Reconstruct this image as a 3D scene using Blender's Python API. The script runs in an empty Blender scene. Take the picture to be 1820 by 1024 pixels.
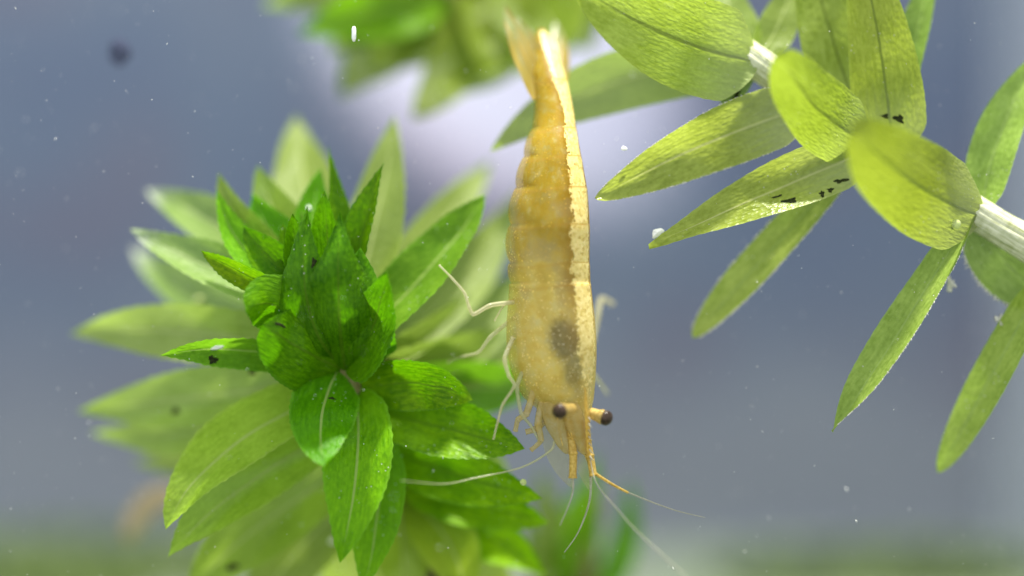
import bpy, bmesh, math, random
from mathutils import Vector, Matrix
from mathutils.bvhtree import BVHTree
R = math.radians
random.seed(7)
scene = bpy.context.scene
COL = scene.collection
MM = 0.001                      # everything is modelled in millimetres, roots carry this scale

# ------------------------------------------------------------------ camera
DIST = 126.4                    # mm from lens to the plane of focus (frame is 45.5 mm wide there)
PXMM = 40.0                     # photo pixels per mm in the plane of focus
cam_d = bpy.data.cameras.new('camera'); cam = bpy.data.objects.new('camera', cam_d); COL.objects.link(cam)
cam.location = (0, -DIST * MM, 0); cam.rotation_euler = (R(90), 0, 0)
cam_d.lens = 100; cam_d.sensor_width = 36; cam_d.clip_start = 0.002; cam_d.clip_end = 20
cam_d.dof.use_dof = True; cam_d.dof.focus_distance = (DIST - 0.6) * MM; cam_d.dof.aperture_fstop = 8.5
cam_d.dof.aperture_blades = 0
scene.camera = cam

# ------------------------------------------------------------------ light
world = bpy.data.worlds.new('World'); scene.world = world; world.use_nodes = True
bg = world.node_tree.nodes['Background']
bg.inputs['Color'].default_value = (0.92, 0.96, 1.0, 1); bg.inputs['Strength'].default_value = 1.22

def lamp(name, loc, target, power, color, radius, angle, blend):
    d = bpy.data.lights.new(name, 'SPOT'); o = bpy.data.objects.new(name, d); COL.objects.link(o)
    d.energy = power; d.color = color; d.shadow_soft_size = radius * MM
    d.spot_size = R(angle); d.spot_blend = blend
    o.location = Vector(loc) * MM
    o.rotation_euler = (Vector(target) - Vector(loc)).to_track_quat('-Z', 'Y').to_euler()
    return o
lamp('tank_lamp', (27, 14, 300), (2, 4, 0), 12.0, (1.0, 0.96, 0.86), 9, 60, 0.6)
lamp('wall_lamp', (-70, -20, 74), (-1.5, 62, 17.0), 5.4, (1.0, 0.75, 0.56), 2, 9.8, 0.55)

scene.view_settings.view_transform = 'Standard'; scene.view_settings.look = 'None'
scene.view_settings.exposure = 0.18; scene.view_settings.gamma = 1
scene.render.engine = 'CYCLES'
scene.cycles.max_bounces = 8; scene.cycles.transparent_max_bounces = 24
scene.cycles.transmission_bounces = 8; scene.cycles.sample_clamp_indirect = 4
scene.cycles.use_denoising = True

# ------------------------------------------------------------------ helpers
def P(px, py, y=0.0):
    """photo pixel at depth y (mm beyond the plane of focus) -> point in mm"""
    k = (DIST + y) / DIST / PXMM
    return Vector(((px - 910) * k, y, (512 - py) * k))

def tag(o, label=None, cat=None, group=None, kind=None):
    if label: o['label'] = label
    if cat: o['category'] = cat
    if group: o['group'] = group
    if kind: o['kind'] = kind
    return o
def empty(name, loc, label, cat, group=None):
    o = bpy.data.objects.new(name, None); COL.objects.link(o)
    o.location = Vector(loc) * MM; o.scale = (MM,) * 3; o.empty_display_size = 1
    return tag(o, label, cat, group)
def mesh_obj(name, verts, faces, mat, parent=None, smooth=True, uvs=None, uv2=None, origin=None):
    """verts are absolute mm; they become relative to the parent thing (or origin)"""
    me = bpy.data.meshes.new(name)
    if parent is not None:
        top = parent
        off = Vector((0, 0, 0)); q = parent
        while q is not None:
            off = off + Vector(q.get('_o', (0, 0, 0))); q = q.parent
    else:
        off = Vector(origin if origin is not None else (0, 0, 0))
    me.from_pydata([tuple(Vector(v) - off) for v in verts], [], faces)
    for nm, data in (('UVMap', uvs), ('mm', uv2)):
        if data is not None:
            l = me.uv_layers.new(name=nm)
            for lp in me.loops: l.data[lp.index].uv = data[lp.vertex_index]
    me.polygons.foreach_set('use_smooth', [smooth] * len(me.polygons)); me.update()
    if mat: me.materials.append(mat)
    o = bpy.data.objects.new(name, me); COL.objects.link(o)
    if parent is not None: o.parent = parent
    else: o.location = off * MM; o.scale = (MM,) * 3
    return o
def root(name, loc, label, cat, group=None):
    e = empty(name, loc, label, cat, group); e['_o'] = tuple(loc); return e

def catmull(pts, n):
    pts = [Vector(p) for p in pts]; out = []
    m = len(pts) - 1
    for i in range(n + 1):
        f = i / n * m; k = min(int(f), m - 1); t = f - k
        p0 = pts[max(k - 1, 0)]; p1 = pts[k]; p2 = pts[k + 1]; p3 = pts[min(k + 2, m)]
        out.append(0.5 * ((2 * p1) + (p2 - p0) * t + (2 * p0 - 5 * p1 + 4 * p2 - p3) * t * t + (3 * p1 - p0 - 3 * p2 + p3) * t ** 3))
    return out
def lerp_list(tab, x):
    if x <= tab[0][0]: return tab[0][1:]
    for a, b in zip(tab, tab[1:]):
        if x <= b[0]:
            t = (x - a[0]) / (b[0] - a[0]); return tuple(p + (q - p) * t for p, q in zip(a[1:], b[1:]))
    return tab[-1][1:]
def smooth_tab(tab, x):
    """cosine-free catmull interpolation of a table"""
    n = len(tab)
    if x <= tab[0][0]: return tab[0][1:]
    if x >= tab[-1][0]: return tab[-1][1:]
    for k in range(n - 1):
        if x <= tab[k + 1][0]: break
    t = (x - tab[k][0]) / (tab[k + 1][0] - tab[k][0])
    a, b, c, d = tab[max(k - 1, 0)], tab[k], tab[k + 1], tab[min(k + 2, n - 1)]
    return tuple(0.5 * (2 * b[i] + (c[i] - a[i]) * t + (2 * a[i] - 5 * b[i] + 4 * c[i] - d[i]) * t * t + (3 * b[i] - a[i] - 3 * c[i] + d[i]) * t ** 3) for i in range(1, len(b)))

def tube_data(pts, radii, sides=10, ridges=0, ridge=0.0, flat=1.0):
    verts, faces, uvs = [], [], []
    n = len(pts); T0 = (pts[1] - pts[0]).normalized()
    nrm = T0.orthogonal().normalized(); L = 0
    for i, p in enumerate(pts):
        T = (pts[min(i + 1, n - 1)] - pts[max(i - 1, 0)]).normalized()
        nrm = (nrm - T * nrm.dot(T)).normalized(); b = T.cross(nrm)
        if i: L += (pts[i] - pts[i - 1]).length
        for k in range(sides):
            a = 2 * math.pi * k / sides; r = radii[i] * (1 + ridge * math.cos(ridges * a))
            verts.append(p + nrm * math.cos(a) * r + b * math.sin(a) * r * flat); uvs.append((k / sides, L))
    for i in range(n - 1):
        for k in range(sides):
            k2 = (k + 1) % sides
            faces.append((i * sides + k, i * sides + k2, (i + 1) * sides + k2, (i + 1) * sides + k))
    faces.append(tuple(range(sides - 1, -1, -1))); faces.append(tuple((n - 1) * sides + k for k in range(sides)))
    return verts, faces, uvs
def tube(name, ctrl, rad, mat, parent, n=40, sides=10, nodes=None, **kw):
    pts = catmull(ctrl, n)
    if callable(rad): radii = [rad(i / n) for i in range(n + 1)]
    else: radii = [lerp_list(rad, i / n)[0] for i in range(n + 1)]
    v, f, u = tube_data(pts, radii, sides, **kw)
    return mesh_obj(name, v, f, mat, parent, uvs=u)

# ------------------------------------------------------------------ materials
class NT:
    def __init__(s, name):
        s.m = bpy.data.materials.new(name); s.m.use_nodes = True
        s.t = s.m.node_tree; s.t.nodes.clear(); s.out = s.t.nodes.new('ShaderNodeOutputMaterial')
    def n(s, typ, **kw):
        nd = s.t.nodes.new('ShaderNode' + typ)
        ins = kw.pop('ins', {})
        for k, v in kw.items(): setattr(nd, k, v)
        for k, v in ins.items():
            sk = nd.inputs[k]
            if isinstance(v, bpy.types.NodeSocket): s.t.links.new(v, sk)
            else:
                if sk.type == 'RGBA' and not isinstance(v, (int, float)) and len(v) == 3: v = (*v, 1)
                sk.default_value = v
        return nd
    def math(s, op, a, b=0.0, c=None, clamp=False):
        d = {0: a, 1: b}
        if c is not None: d[2] = c
        return s.n('Math', operation=op, use_clamp=clamp, ins=d).outputs[0]
    def mix(s, f, a, b, blend='MIX'):
        return s.n('MixRGB', blend_type=blend, ins={0: f, 1: a, 2: b}).outputs[0]
    def ramp(s, f, stops, interp='LINEAR'):
        nd = s.n('ValToRGB', ins={0: f}); cr = nd.color_ramp; cr.interpolation = interp
        while len(cr.elements) < len(stops): cr.elements.new(0.5)
        for e, (p, c) in zip(cr.elements, stops):
            e.position = p; e.color = (*c, 1) if not isinstance(c, (int, float)) else (c, c, c, 1)
        return nd.outputs[0]
    def step(s, f, lo, hi):
        nd = s.n('MapRange', ins={0: f, 1: lo, 2: hi}); nd.interpolation_type = 'SMOOTHSTEP'; return nd.outputs[0]
    def noise(s, vec, scale, detail=3, rough=0.55, dist=0.0):
        return s.n('TexNoise', ins={'Vector': vec, 'Scale': scale, 'Detail': detail, 'Roughness': rough, 'Distortion': dist}).outputs[0]
    def voro(s, vec, scale, feature='F1', out=0):
        return s.n('TexVoronoi', feature=feature, ins={'Vector': vec, 'Scale': scale}).outputs[out]
    def mapv(s, vec, scale=(1, 1, 1), loc=(0, 0, 0)):
        return s.n('Mapping', ins={'Vector': vec, 'Scale': scale, 'Location': loc}).outputs[0]
    def sep(s, vec):
        return s.n('SeparateXYZ', ins={0: vec}).outputs
    def end(s, sh):
        s.t.links.new(sh, s.out.inputs[0]); return s.m

def leaf_mat(name, dark, light, rib, trans, tr=0.45, tp=0.0, rough=0.38, whitetip=0.0, speck_glint=0.5, ribdark=False, palebase=0.0, spec=0.22):
    m = NT(name)
    uv = m.n('UVMap', uv_map='UVMap').outputs[0]; mmv = m.n('UVMap', uv_map='mm').outputs[0]
    oi = m.n('ObjectInfo'); rnd = m.math('MULTIPLY', oi.outputs['Random'], 40.0)
    off = m.n('CombineXYZ', ins={0: rnd, 1: rnd, 2: rnd}).outputs[0]
    vec = m.n('VectorMath', operation='ADD', ins={0: mmv, 1: off}).outputs[0]
    s = m.sep(uv); t = s[0]; v = s[1]
    av = m.math('ABSOLUTE', m.math('MULTIPLY_ADD', v, 2.0, -1.0))
    cloud = m.noise(vec, 0.55, 3)
    stri = m.noise(m.mapv(vec, (1.1, 7.5, 1)), 1.0, 3, 0.6)
    cells = m.voro(m.mapv(vec, (3.4, 6.5, 1)), 1.0)
    grain = m.noise(vec, 5.5, 3, 0.7)
    f = m.math('ADD', m.math('MULTIPLY', cloud, 0.45), m.math('MULTIPLY', stri, 0.50))
    f = m.math('ADD', f, m.math('MULTIPLY', m.math('SUBTRACT', cells, 0.45), -0.16))
    f = m.math('ADD', f, m.math('MULTIPLY', m.math('SUBTRACT', grain, 0.5), 0.4))
    col = m.ramp(f, [(0.28, dark), (0.66, light)])
    col = m.mix(1.0, col, oi.outputs['Color'], 'MULTIPLY')
    # long parallel veins and the midrib
    ribm = m.math('MULTIPLY', m.step(m.math('ADD', av, m.math('MULTIPLY', m.math('SUBTRACT', stri, .5), 0.03)), 0.055, 0.02), m.step(t, 0.98, 0.72))
    col = m.mix(m.math('MULTIPLY', ribm, 0.75), col, rib)
    rim = m.math('MULTIPLY', m.step(av, 0.90, 0.99), 0.45)
    col = m.mix(rim, col, tuple(c * 1.25 + 0.02 for c in light))
    # pale dead tip, fine lime specks and painted-in glints on the blade
    if whitetip:
        wt = m.math('MULTIPLY', m.step(m.math('ADD', t, m.math('MULTIPLY', m.math('SUBTRACT', grain, .5), .5)), 0.80, 1.0), whitetip)
        col = m.mix(wt, col, (0.62, 0.66, 0.60))
    if palebase:
        pb = m.math('MULTIPLY', m.step(m.math('ADD', t, m.math('MULTIPLY', m.math('SUBTRACT', stri, .5), .25)), 0.42, 0.05), palebase)
        col = m.mix(pb, col, (0.58, 0.62, 0.42))
    sp = m.voro(vec, 3.4)
    patch = m.step(m.noise(vec, 0.42, 2), 0.50, 0.64)
    spm = m.math('MULTIPLY', m.step(sp, 0.15, 0.07), m.math('MULTIPLY', patch, speck_glint))
    col = m.mix(spm, col, (0.78, 0.80, 0.68))
    sp2 = m.voro(vec, 7.5); spm2 = m.math('MULTIPLY', m.step(sp2, 0.16, 0.07), m.math('MULTIPLY', m.step(m.noise(vec, .8, 2), .5, .6), speck_glint * 0.55))
    col = m.mix(spm2, col, tuple(min(1, c * 2.2 + 0.06) for c in light))
    h = m.math('ADD', m.math('MULTIPLY', cells, -0.5), m.math('ADD', m.math('MULTIPLY', stri, 0.8), m.math('MULTIPLY', spm, 0.8)))
    bump = m.n('Bump', ins={'Strength': 0.6, 'Distance': 0.00010, 'Height': h}).outputs[0]
    pr = m.n('BsdfPrincipled', ins={'Base Color': col, 'Roughness': rough, 'IOR': 1.38, 'Normal': bump, 'Specular IOR Level': spec})
    tcol = m.mix(0.65, col, trans); tcol = m.mix(m.math('MULTIPLY', ribm, 0.8), tcol, tuple(c * (0.6 if ribdark else 1.0) for c in rib))
    tcol = m.mix(0.55, tcol, m.mix(m.math('MULTIPLY', f, 1.0), (0.25, 0.3, 0.05), (1, 1, 1)), 'MULTIPLY')
    tb = m.n('BsdfTranslucent', ins={'Color': tcol, 'Normal': bump})
    sh = m.n('MixShader', ins={0: tr, 1: pr.outputs[0], 2: tb.outputs[0]}).outputs[0]
    if tp:
        fac = m.math('MULTIPLY', m.math('SUBTRACT', 1.0, m.math('MULTIPLY', ribm, 0.7)), tp)
        tpb = m.n('BsdfTransparent', ins={'Color': tuple(0.35 + 0.65 * c / max(light) for c in light)})
        sh = m.n('MixShader', ins={0: fac, 1: sh, 2: tpb.outputs[0]}).outputs[0]
    return m.end(sh)

M = {}
M['core'] = leaf_mat('young_leaf', (0.017, 0.072, 0.0008), (0.066, 0.185, 0.002), (0.10, 0.22, 0.008), (0.12, 0.40, 0.002), tr=0.46, speck_glint=0.7)
M['mid'] = leaf_mat('grown_leaf', (0.06, 0.19, 0.004), (0.16, 0.36, 0.016), (0.42, 0.55, 0.16), (0.30, 0.66, 0.02), tr=0.48, tp=0.05, speck_glint=0.8)
M['pale'] = leaf_mat('old_pale_leaf', (0.17, 0.24, 0.03), (0.29, 0.37, 0.085), (0.50, 0.58, 0.22), (0.50, 0.72, 0.10), tr=0.5, tp=0.16, speck_glint=0.6)
M['white'] = leaf_mat('bleached_tip_leaf', (0.18, 0.30, 0.06), (0.32, 0.45, 0.13), (0.5, 0.58, 0.3), (0.48, 0.68, 0.2), tr=0.5, tp=0.16, speck_glint=0.8, whitetip=0.95)
M['lime'] = leaf_mat('pale_ribbed_lime_leaf', (0.16, 0.21, 0.012), (0.36, 0.43, 0.08), (0.62, 0.64, 0.26), (0.52, 0.62, 0.08), tr=0.55, tp=0.06, speck_glint=1.0, rough=0.25, palebase=.55, spec=.45)  # yellow-green leaf colour with a pale rib
M['limed'] = leaf_mat('dark_ribbed_lime_leaf', (0.15, 0.21, 0.010), (0.30, 0.38, 0.055), (0.17, 0.24, 0.03), (0.44, 0.56, 0.05), tr=0.55, tp=0.03, speck_glint=0.9, ribdark=True, palebase=.35, spec=.45)
M['bluegreen'] = leaf_mat('fuzzy_green_leaf', (0.13, 0.20, 0.03), (0.26, 0.35, 0.10), (0.3, 0.42, 0.12), (0.30, 0.5, 0.06), tr=0.42, tp=0.10, speck_glint=0.9)

def stem_mat(name, c1, c2):
    m = NT(name); uv = m.n('UVMap', uv_map='UVMap').outputs[0]
    n = m.noise(m.mapv(uv, (26, 0.5, 1)), 1.0, 3); n2 = m.noise(uv, 3.0, 3)
    col = m.ramp(m.math('ADD', m.math('MULTIPLY', n, 0.7), m.math('MULTIPLY', n2, 0.3)), [(0.35, c1), (0.62, c2)])
    bump = m.n('Bump', ins={'Strength': 0.6, 'Distance': 0.00008, 'Height': n}).outputs[0]
    return m.end(m.n('BsdfPrincipled', ins={'Base Color': col, 'Roughness': 0.3, 'IOR': 1.38, 'Normal': bump, 'Subsurface Weight': 0.35, 'Subsurface Radius': (0.0006, 0.0006, 0.0003)}).outputs[0])
M['stem'] = stem_mat('pale_stem', (0.30, 0.33, 0.14), (0.66, 0.67, 0.50))
M['stemdark'] = stem_mat('brownish_stem', (0.10, 0.09, 0.025), (0.26, 0.24, 0.09))

def simple(name, c1, c2, scale=2.0, rough=0.7, trans=0.0, tp=0.0, bump=0.3, spec=0.5):
    m = NT(name); tc = m.n('TexCoord').outputs['Object']
    n = m.noise(tc, scale, 4, 0.6)
    col = m.ramp(n, [(0.32, c1), (0.68, c2)])
    b = m.n('Bump', ins={'Strength': bump, 'Distance': 0.0001, 'Height': n}).outputs[0]
    sh = m.n('BsdfPrincipled', ins={'Base Color': col, 'Roughness': rough, 'Normal': b, 'Specular IOR Level': spec}).outputs[0]
    if trans: sh = m.n('MixShader', ins={0: trans, 1: sh, 2: m.n('BsdfTranslucent', ins={'Color': col}).outputs[0]}).outputs[0]
    if tp: sh = m.n('MixShader', ins={0: tp, 1: sh, 2: m.n('BsdfTransparent', ins={'Color': (1, 1, 1)}).outputs[0]}).outputs[0]
    return m.end(sh)
M['debris_dark'] = simple('dark_algae', (0.006, 0.010, 0.003), (0.035, 0.042, 0.012), 6, 0.8, spec=.1)
M['debris_white'] = simple('lime_grain', (0.72, 0.73, 0.68), (0.9, 0.9, 0.87), 5, 0.4)
M['floc'] = simple('pale_floc', (0.5, 0.48, 0.40), (0.75, 0.74, 0.68), 6, 0.8, tp=0.25)
M['brown'] = simple('dead_leaf', (0.24, 0.16, 0.10), (0.50, 0.40, 0.26), 0.5, 0.7)
M['moss'] = simple('floor_moss', (0.11, 0.17, 0.05), (0.22, 0.30, 0.10), 0.25, 0.7, trans=0.3)

# ------------------------------------------------------------------ setting: back glass, side glass, floor
def wall_mat():
    m = NT('back_glass_blue'); tc = m.n('TexCoord').outputs['Object']
    n = m.noise(m.mapv(tc, (0.035, 1, 0.06)), 1.0, 2, 0.5); n2 = m.noise(m.mapv(tc, (0.07, 1, 0.10), (7, 3, 2)), 1.0, 2, 0.5)
    col = m.ramp(n, [(0.34, (0.074, 0.098, 0.170)), (0.55, (0.098, 0.128, 0.194)), (0.72, (0.13, 0.15, 0.20))])
    col = m.mix(m.math('MULTIPLY', m.step(n2, 0.46, 0.66), 0.8), col, (0.105, 0.11, 0.165))
    z = m.sep(tc)[2]; painted_bounce = m.step(m.math('ADD', z, m.math('MULTIPLY', m.math('SUBTRACT', n2, .5), 16.0)), 2.0, -12.0)  # lower wall painted paler in place of light bounced off the floor
    col = m.mix(m.math('MULTIPLY', painted_bounce, 0.8), col, (0.180, 0.197, 0.240))
    return m.end(m.n('BsdfPrincipled', ins={'Base Color': col, 'Roughness': 0.6, 'Specular IOR Level': 0.2}).outputs[0])
BACK = 62.0
FLOOR = -17.5
def slab(name, x0, x1, y0, y1, z0, z1, mat, **kw):
    v = [(x, y, z) for z in (z0, z1) for y in (y0, y1) for x in (x0, x1)]
    f = [(0, 2, 3, 1), (4, 5, 7, 6), (0, 1, 5, 4), (2, 6, 7, 3), (0, 4, 6, 2), (1, 3, 7, 5)]
    return tag(mesh_obj(name, v, f, mat, smooth=False), **kw)
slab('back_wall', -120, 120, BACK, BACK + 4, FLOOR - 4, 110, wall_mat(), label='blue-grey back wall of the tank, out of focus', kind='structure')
slab('side_wall', 32.2, 35, 20, BACK - 0.5, FLOOR - 3, 109, simple('side_glass', (0.42, 0.47, 0.56), (0.50, 0.54, 0.62), 0.05, 0.4), label='pale side pane of the tank', kind='structure')
def floor_mat():
    m = NT('tank_floor'); tc = m.n('TexCoord').outputs['Object']
    n = m.noise(tc, 0.10, 3); g = m.voro(tc, 1.2)
    col = m.ramp(m.math('ADD', m.math('MULTIPLY', n, 0.8), m.math('MULTIPLY', g, 0.2)), [(0.35, (0.070, 0.098, 0.056)), (0.6, (0.10, 0.125, 0.088))])
    return m.end(m.n('BsdfPrincipled', ins={'Base Color': col, 'Roughness': 0.9}).outputs[0])
bm = bmesh.new()
bmesh.ops.create_grid(bm, x_segments=90, y_segments=60, size=1)
rf = random.Random(3)
vs = [(v.co.x * 110, -40 + (v.co.y + 1) * 0.5 * (BACK + 39.5), FLOOR + rf.uniform(-.25, .25)) for v in bm.verts]
fs = [tuple(v.index for v in f.verts) for f in bm.faces]; bm.free()
tag(mesh_obj('ground', vs, fs, floor_mat()), label='pale sandy tank floor, out of focus', kind='structure')

# moss on the floor: a mass of tiny upright leaflets in soft mounds
def moss(name, spots, count, mat, label):
    rr = random.Random(11); v, f = [], []
    for i in range(count):
        cx, cy, rx, ry, h = rr.choice(spots)
        a = rr.uniform(0, 2 * math.pi); q = math.sqrt(rr.random())
        x = cx + rx * q * math.cos(a); y = cy + ry * q * math.sin(a); y = min(y, BACK - 1)
        z = FLOOR + h * (1 - q * q) * rr.uniform(0.2, 1.0)
        d = Vector((rr.uniform(-1, 1), rr.uniform(-1, 1), rr.uniform(0.1, 1.4))).normalized(); L = rr.uniform(0.8, 1.9)
        s = d.cross(Vector((rr.uniform(-1, 1), rr.uniform(-1, 1), 0.3))).normalized() * L * 0.22
        b = len(v); c = Vector((x, y, z)); v += [c, c + d * L * .5 + s, c + d * L, c + d * L * .5 - s]; f.append((b, b + 1, b + 2, b + 3))
    return tag(mesh_obj(name, v, f, mat), label, 'moss', kind='stuff')
moss('moss', [(-28, 46, 14, 10, 1.6), (-16, 50, 8, 7, 1.4), (-30, 34, 9, 8, 1.2)], 9000, M['moss'], 'blurred green moss on the tank floor below the bushy shoot')
moss('moss', [(20, 42, 8, 7, .9), (25, 44, 7, 7, .9)], 2600, M['moss'], 'blurred green moss on the tank floor below the hanging leaves')

# ------------------------------------------------------------------ leaves
VLIST = [-1, -.92, -.75, -.5, -.28, -.12, -.05, 0, .05, .12, .28, .5, .75, .92, 1]
LEAF_POLYS = []         # (verts, faces) in absolute mm, for resting debris on the blades
def leaf(parent, base, mid, tip, w, yb, yt, mat, roll=0, twist=0, fold=0.25, bow=0.0, tint=1.0, power=1.0, basew=0.30, teeth=1.0, wave=0.04, seed=None, n=38, curl=0.0, blunt=False, name='leaf'):
    rr = random.Random(seed if seed is not None else hash((round(base[0]), round(tip[0]), round(tip[1]))) & 0xffff)
    p0 = P(*base, yb); p2 = P(*tip, yt); pm = P(*mid, (yb + yt) / 2 + bow)
    c = 2 * pm - 0.5 * (p0 + p2)
    W = w / PXMM
    pts = [p0 * (1 - t) ** 2 + c * 2 * t * (1 - t) + p2 * t * t for t in [i / n for i in range(n + 1)]]
    verts, uvs, mm = [], [], []; L = 0
    ph1, ph2 = rr.uniform(0, 6), rr.uniform(0, 6)
    for i, p in enumerate(pts):
        t = i / n
        T = (pts[min(i + 1, n)] - pts[max(i - 1, 0)]).normalized()
        if i: L += (pts[i] - pts[i - 1]).length
        S0 = T.cross(Vector((0, 1, 0)))
        if S0.length < 1e-3: S0 = Vector((1, 0, 0))
        S0.normalize(); N0 = S0.cross(T).normalized()
        if N0.y > 0: N0 = -N0
        phi = R(roll + twist * (t - 0.5))
        S = S0 * math.cos(phi) + N0 * math.sin(phi); Nn = N0 * math.cos(phi) - S0 * math.sin(phi)
        x = basew / 2 + t * (1 - basew / 2)
        prof = max(0.0, math.sin(math.pi * x)) ** (0.72 if t < 0.4 else 0.72 + (power - 0.72) * min(1, (t - 0.4) / 0.35))
        hw = W * 0.5 * prof * (1.0 if blunt else math.sqrt(min(1.0, t / 0.16 + 0.05))) + 0.012
        p = p + Nn * (curl * t * t)
        for v in VLIST:
            e = v * hw
            z = fold * hw * abs(v) ** 1.6 + wave * W * math.sin(7 * t + ph1 + (2.2 if v < 0 else 0)) * abs(v) ** 2 + 0.02 * W * math.sin(17 * t + ph2 + 2 * v)
            if abs(v) < 0.08: z += 0.05 * (1 - abs(v) / 0.08) * (1 - t)
            if abs(v) == 1 and i % 2 and 0.06 < t < 0.97: e += math.copysign(0.045 * teeth * (0.6 + 0.8 * rr.random()), v)
            verts.append(p + S * e + Nn * z); uvs.append((t, (v + 1) / 2)); mm.append((L, e))
    k = len(VLIST)
    faces = [(i * k + j, i * k + j + 1, (i + 1) * k + j + 1, (i + 1) * k + j) for i in range(n) for j in range(k - 1)]
    o = mesh_obj(name, verts, faces, M[mat], parent, uvs=uvs, uv2=mm)
    tv = tint if isinstance(tint, tuple) else (tint,) * 3
    j = rr.uniform(-0.06, 0.06); o.color = (tv[0] * (1 + j), tv[1] * (1 + j * .6), tv[2], 1)
    LEAF_POLYS.append((verts, faces))
    return o

# ---- bushy shoot on the left -------------------------------------------------
ax = [(572, 430, 0.5), (598, 560, 0.8), (612, 650, 1.4), (655, 760, 3.0), (715, 880, 5.5), (770, 1010, 8.0), (800, 1110, 10.0)]
def on_axis(px, py, ax=ax):
    best = None
    for a, b in zip(ax, ax[1:]):
        for q in range(11):
            t = q / 10; c = tuple(a[i] + (b[i] - a[i]) * t for i in range(3)); d = (c[0] - px) ** 2 + (c[1] - py) ** 2
            if best is None or d < best[0]: best = (d, c)
    return best[1]
bush = root('waterweed', P(*ax[-1]), 'bushy green waterweed shoot with whorled leaves, beside the shrimp', 'waterweed', 'waterweed shoots')
tube('stem', [P(*a) for a in ax], [(0, .15), (.3, .3), (.42, .55), (1, .7)], M['stemdark'], bush, n=50, sides=14, ridges=7, ridge=0.05)
LEFT = [
 # base, mid, tip, width, yb, yt, mat, options
 ((590, 560), (548, 370), (527, 206), 132, 4, 10, 'pale', dict(fold=.3)),
 ((640, 600), (668, 400), (702, 205), 112, 3, 6, 'pale', dict(fold=.3, roll=-15)),
 ((660, 620), (765, 430), (872, 285), 96, 4, 11, 'pale', dict(fold=.3)),
 ((655, 620), (770, 470), (862, 347), 104, 2, 2.5, 'mid', dict(fold=.45, roll=-28, tint=(1.15, .95, 1.6), power=.9)),
 ((680, 640), (810, 510), (925, 335), 105, 4, 12, 'pale', dict(fold=.55, tint=.92)),
 ((690, 650), (830, 590), (935, 470), 120, 4, 11, 'pale', dict(fold=.5, tint=.88)),
 ((680, 655), (830, 640), (950, 590), 100, 4, 9, 'pale', dict(fold=.4)),
 ((690, 670), (840, 690), (960, 680), 100, 4, 8, 'mid', dict(fold=.4)),
 ((560, 520), (395, 405), (260, 338), 92, 3, 8, 'white', dict(fold=.35, roll=15)),
 ((560, 570), (385, 480), (233, 409), 88, 2, 3.2, 'white', dict(fold=.5, roll=25)),
 ((560, 600), (370, 530), (236, 440), 92, 4, 11, 'white', dict(fold=.3)),
 ((570, 640), (320, 590), (127, 594), 104, 3, 6.5, 'pale', dict(fold=.25, tint=(1.5, 1.45, 2.1))),
 ((560, 655), (425, 622), (284, 632), 62, 1, -1.0, 'mid', dict(fold=.5, roll=-25, tint=.85, bow=.5)),
 ((580, 690), (350, 705), (138, 732), 108, 3, 6.5, 'pale', dict(fold=.25, tint=(1.5, 1.6, 1.9))),
 ((580, 720), (360, 765), (163, 770), 88, 5, 8.5, 'pale', dict(fold=.25, tint=(1.5, 1.6, 1.9))),
 ((590, 740), (400, 805), (238, 818), 80, 7, 12, 'pale', dict(fold=.25)),
 ((590, 700), (405, 800), (294, 941), 112, 1.5, 0.2, 'pale', dict(fold=.42, roll=20, tint=(1.6, 1.85, .8), power=.85)),
 ((600, 760), (430, 868), (298, 990), 108, 2.5, 0.8, 'pale', dict(fold=.42, roll=14, tint=(1.5, 1.8, .7))),
 ((620, 820), (455, 940), (330, 1062), 125, 4, 5, 'pale', dict(fold=.35, tint=(1.4, 1.6, .9))),
 ((640, 860), (520, 990), (440, 1120), 115, 5, 6, 'pale', dict(fold=.35)),
 ((600, 660), (572, 740), (576, 828), 120, 1, -3.0, 'mid', dict(fold=-.15, tint=(.75, 1.05, .15), power=.72, basew=.5)),
 ((640, 690), (634, 830), (604, 1000), 122, 1.5, -1.6, 'mid', dict(fold=.28, tint=(1.5, 1.5, .3), bow=-1.0, power=.9)),
 ((665, 760), (672, 900), (640, 1060), 112, 2.5, 0.2, 'mid', dict(fold=.28, tint=(1.5, 1.45, .3), roll=18)),
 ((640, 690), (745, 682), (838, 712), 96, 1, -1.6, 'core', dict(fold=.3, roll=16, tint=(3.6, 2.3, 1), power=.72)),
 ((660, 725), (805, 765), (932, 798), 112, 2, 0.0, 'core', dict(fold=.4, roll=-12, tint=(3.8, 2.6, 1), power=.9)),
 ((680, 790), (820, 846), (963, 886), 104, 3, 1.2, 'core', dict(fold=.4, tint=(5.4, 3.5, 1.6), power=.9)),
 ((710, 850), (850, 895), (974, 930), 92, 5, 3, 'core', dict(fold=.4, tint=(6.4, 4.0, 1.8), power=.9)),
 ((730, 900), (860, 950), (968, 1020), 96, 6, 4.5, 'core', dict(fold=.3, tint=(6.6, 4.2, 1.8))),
 ((720, 880), (800, 970), (830, 1090), 110, 6, 3.5, 'pale', dict(fold=.3, tint=(1.9, 1.9, .6))),
 ((700, 840), (715, 960), (720, 1100), 118, 5, 6, 'pale', dict(fold=.3, tint=(1.7, 1.8, .5))),
 ((750, 930), (850, 1010), (910, 1110), 100, 7, 8, 'pale', dict(fold=.3, tint=(2, 2, .8))),
 ((690, 800), (800, 800), (905, 850), 120, 4, 7, 'pale', dict(fold=.3, tint=(1.2, 1.5, .5))),
 ((740, 900), (640, 1000), (560, 1110), 120, 7, 10, 'pale', dict(fold=.3)),
 ((680, 780), (780, 880), (850, 1000), 130, 5, 8, 'pale', dict(fold=.3, tint=(1.7, 1.8, .5))),
]
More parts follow.
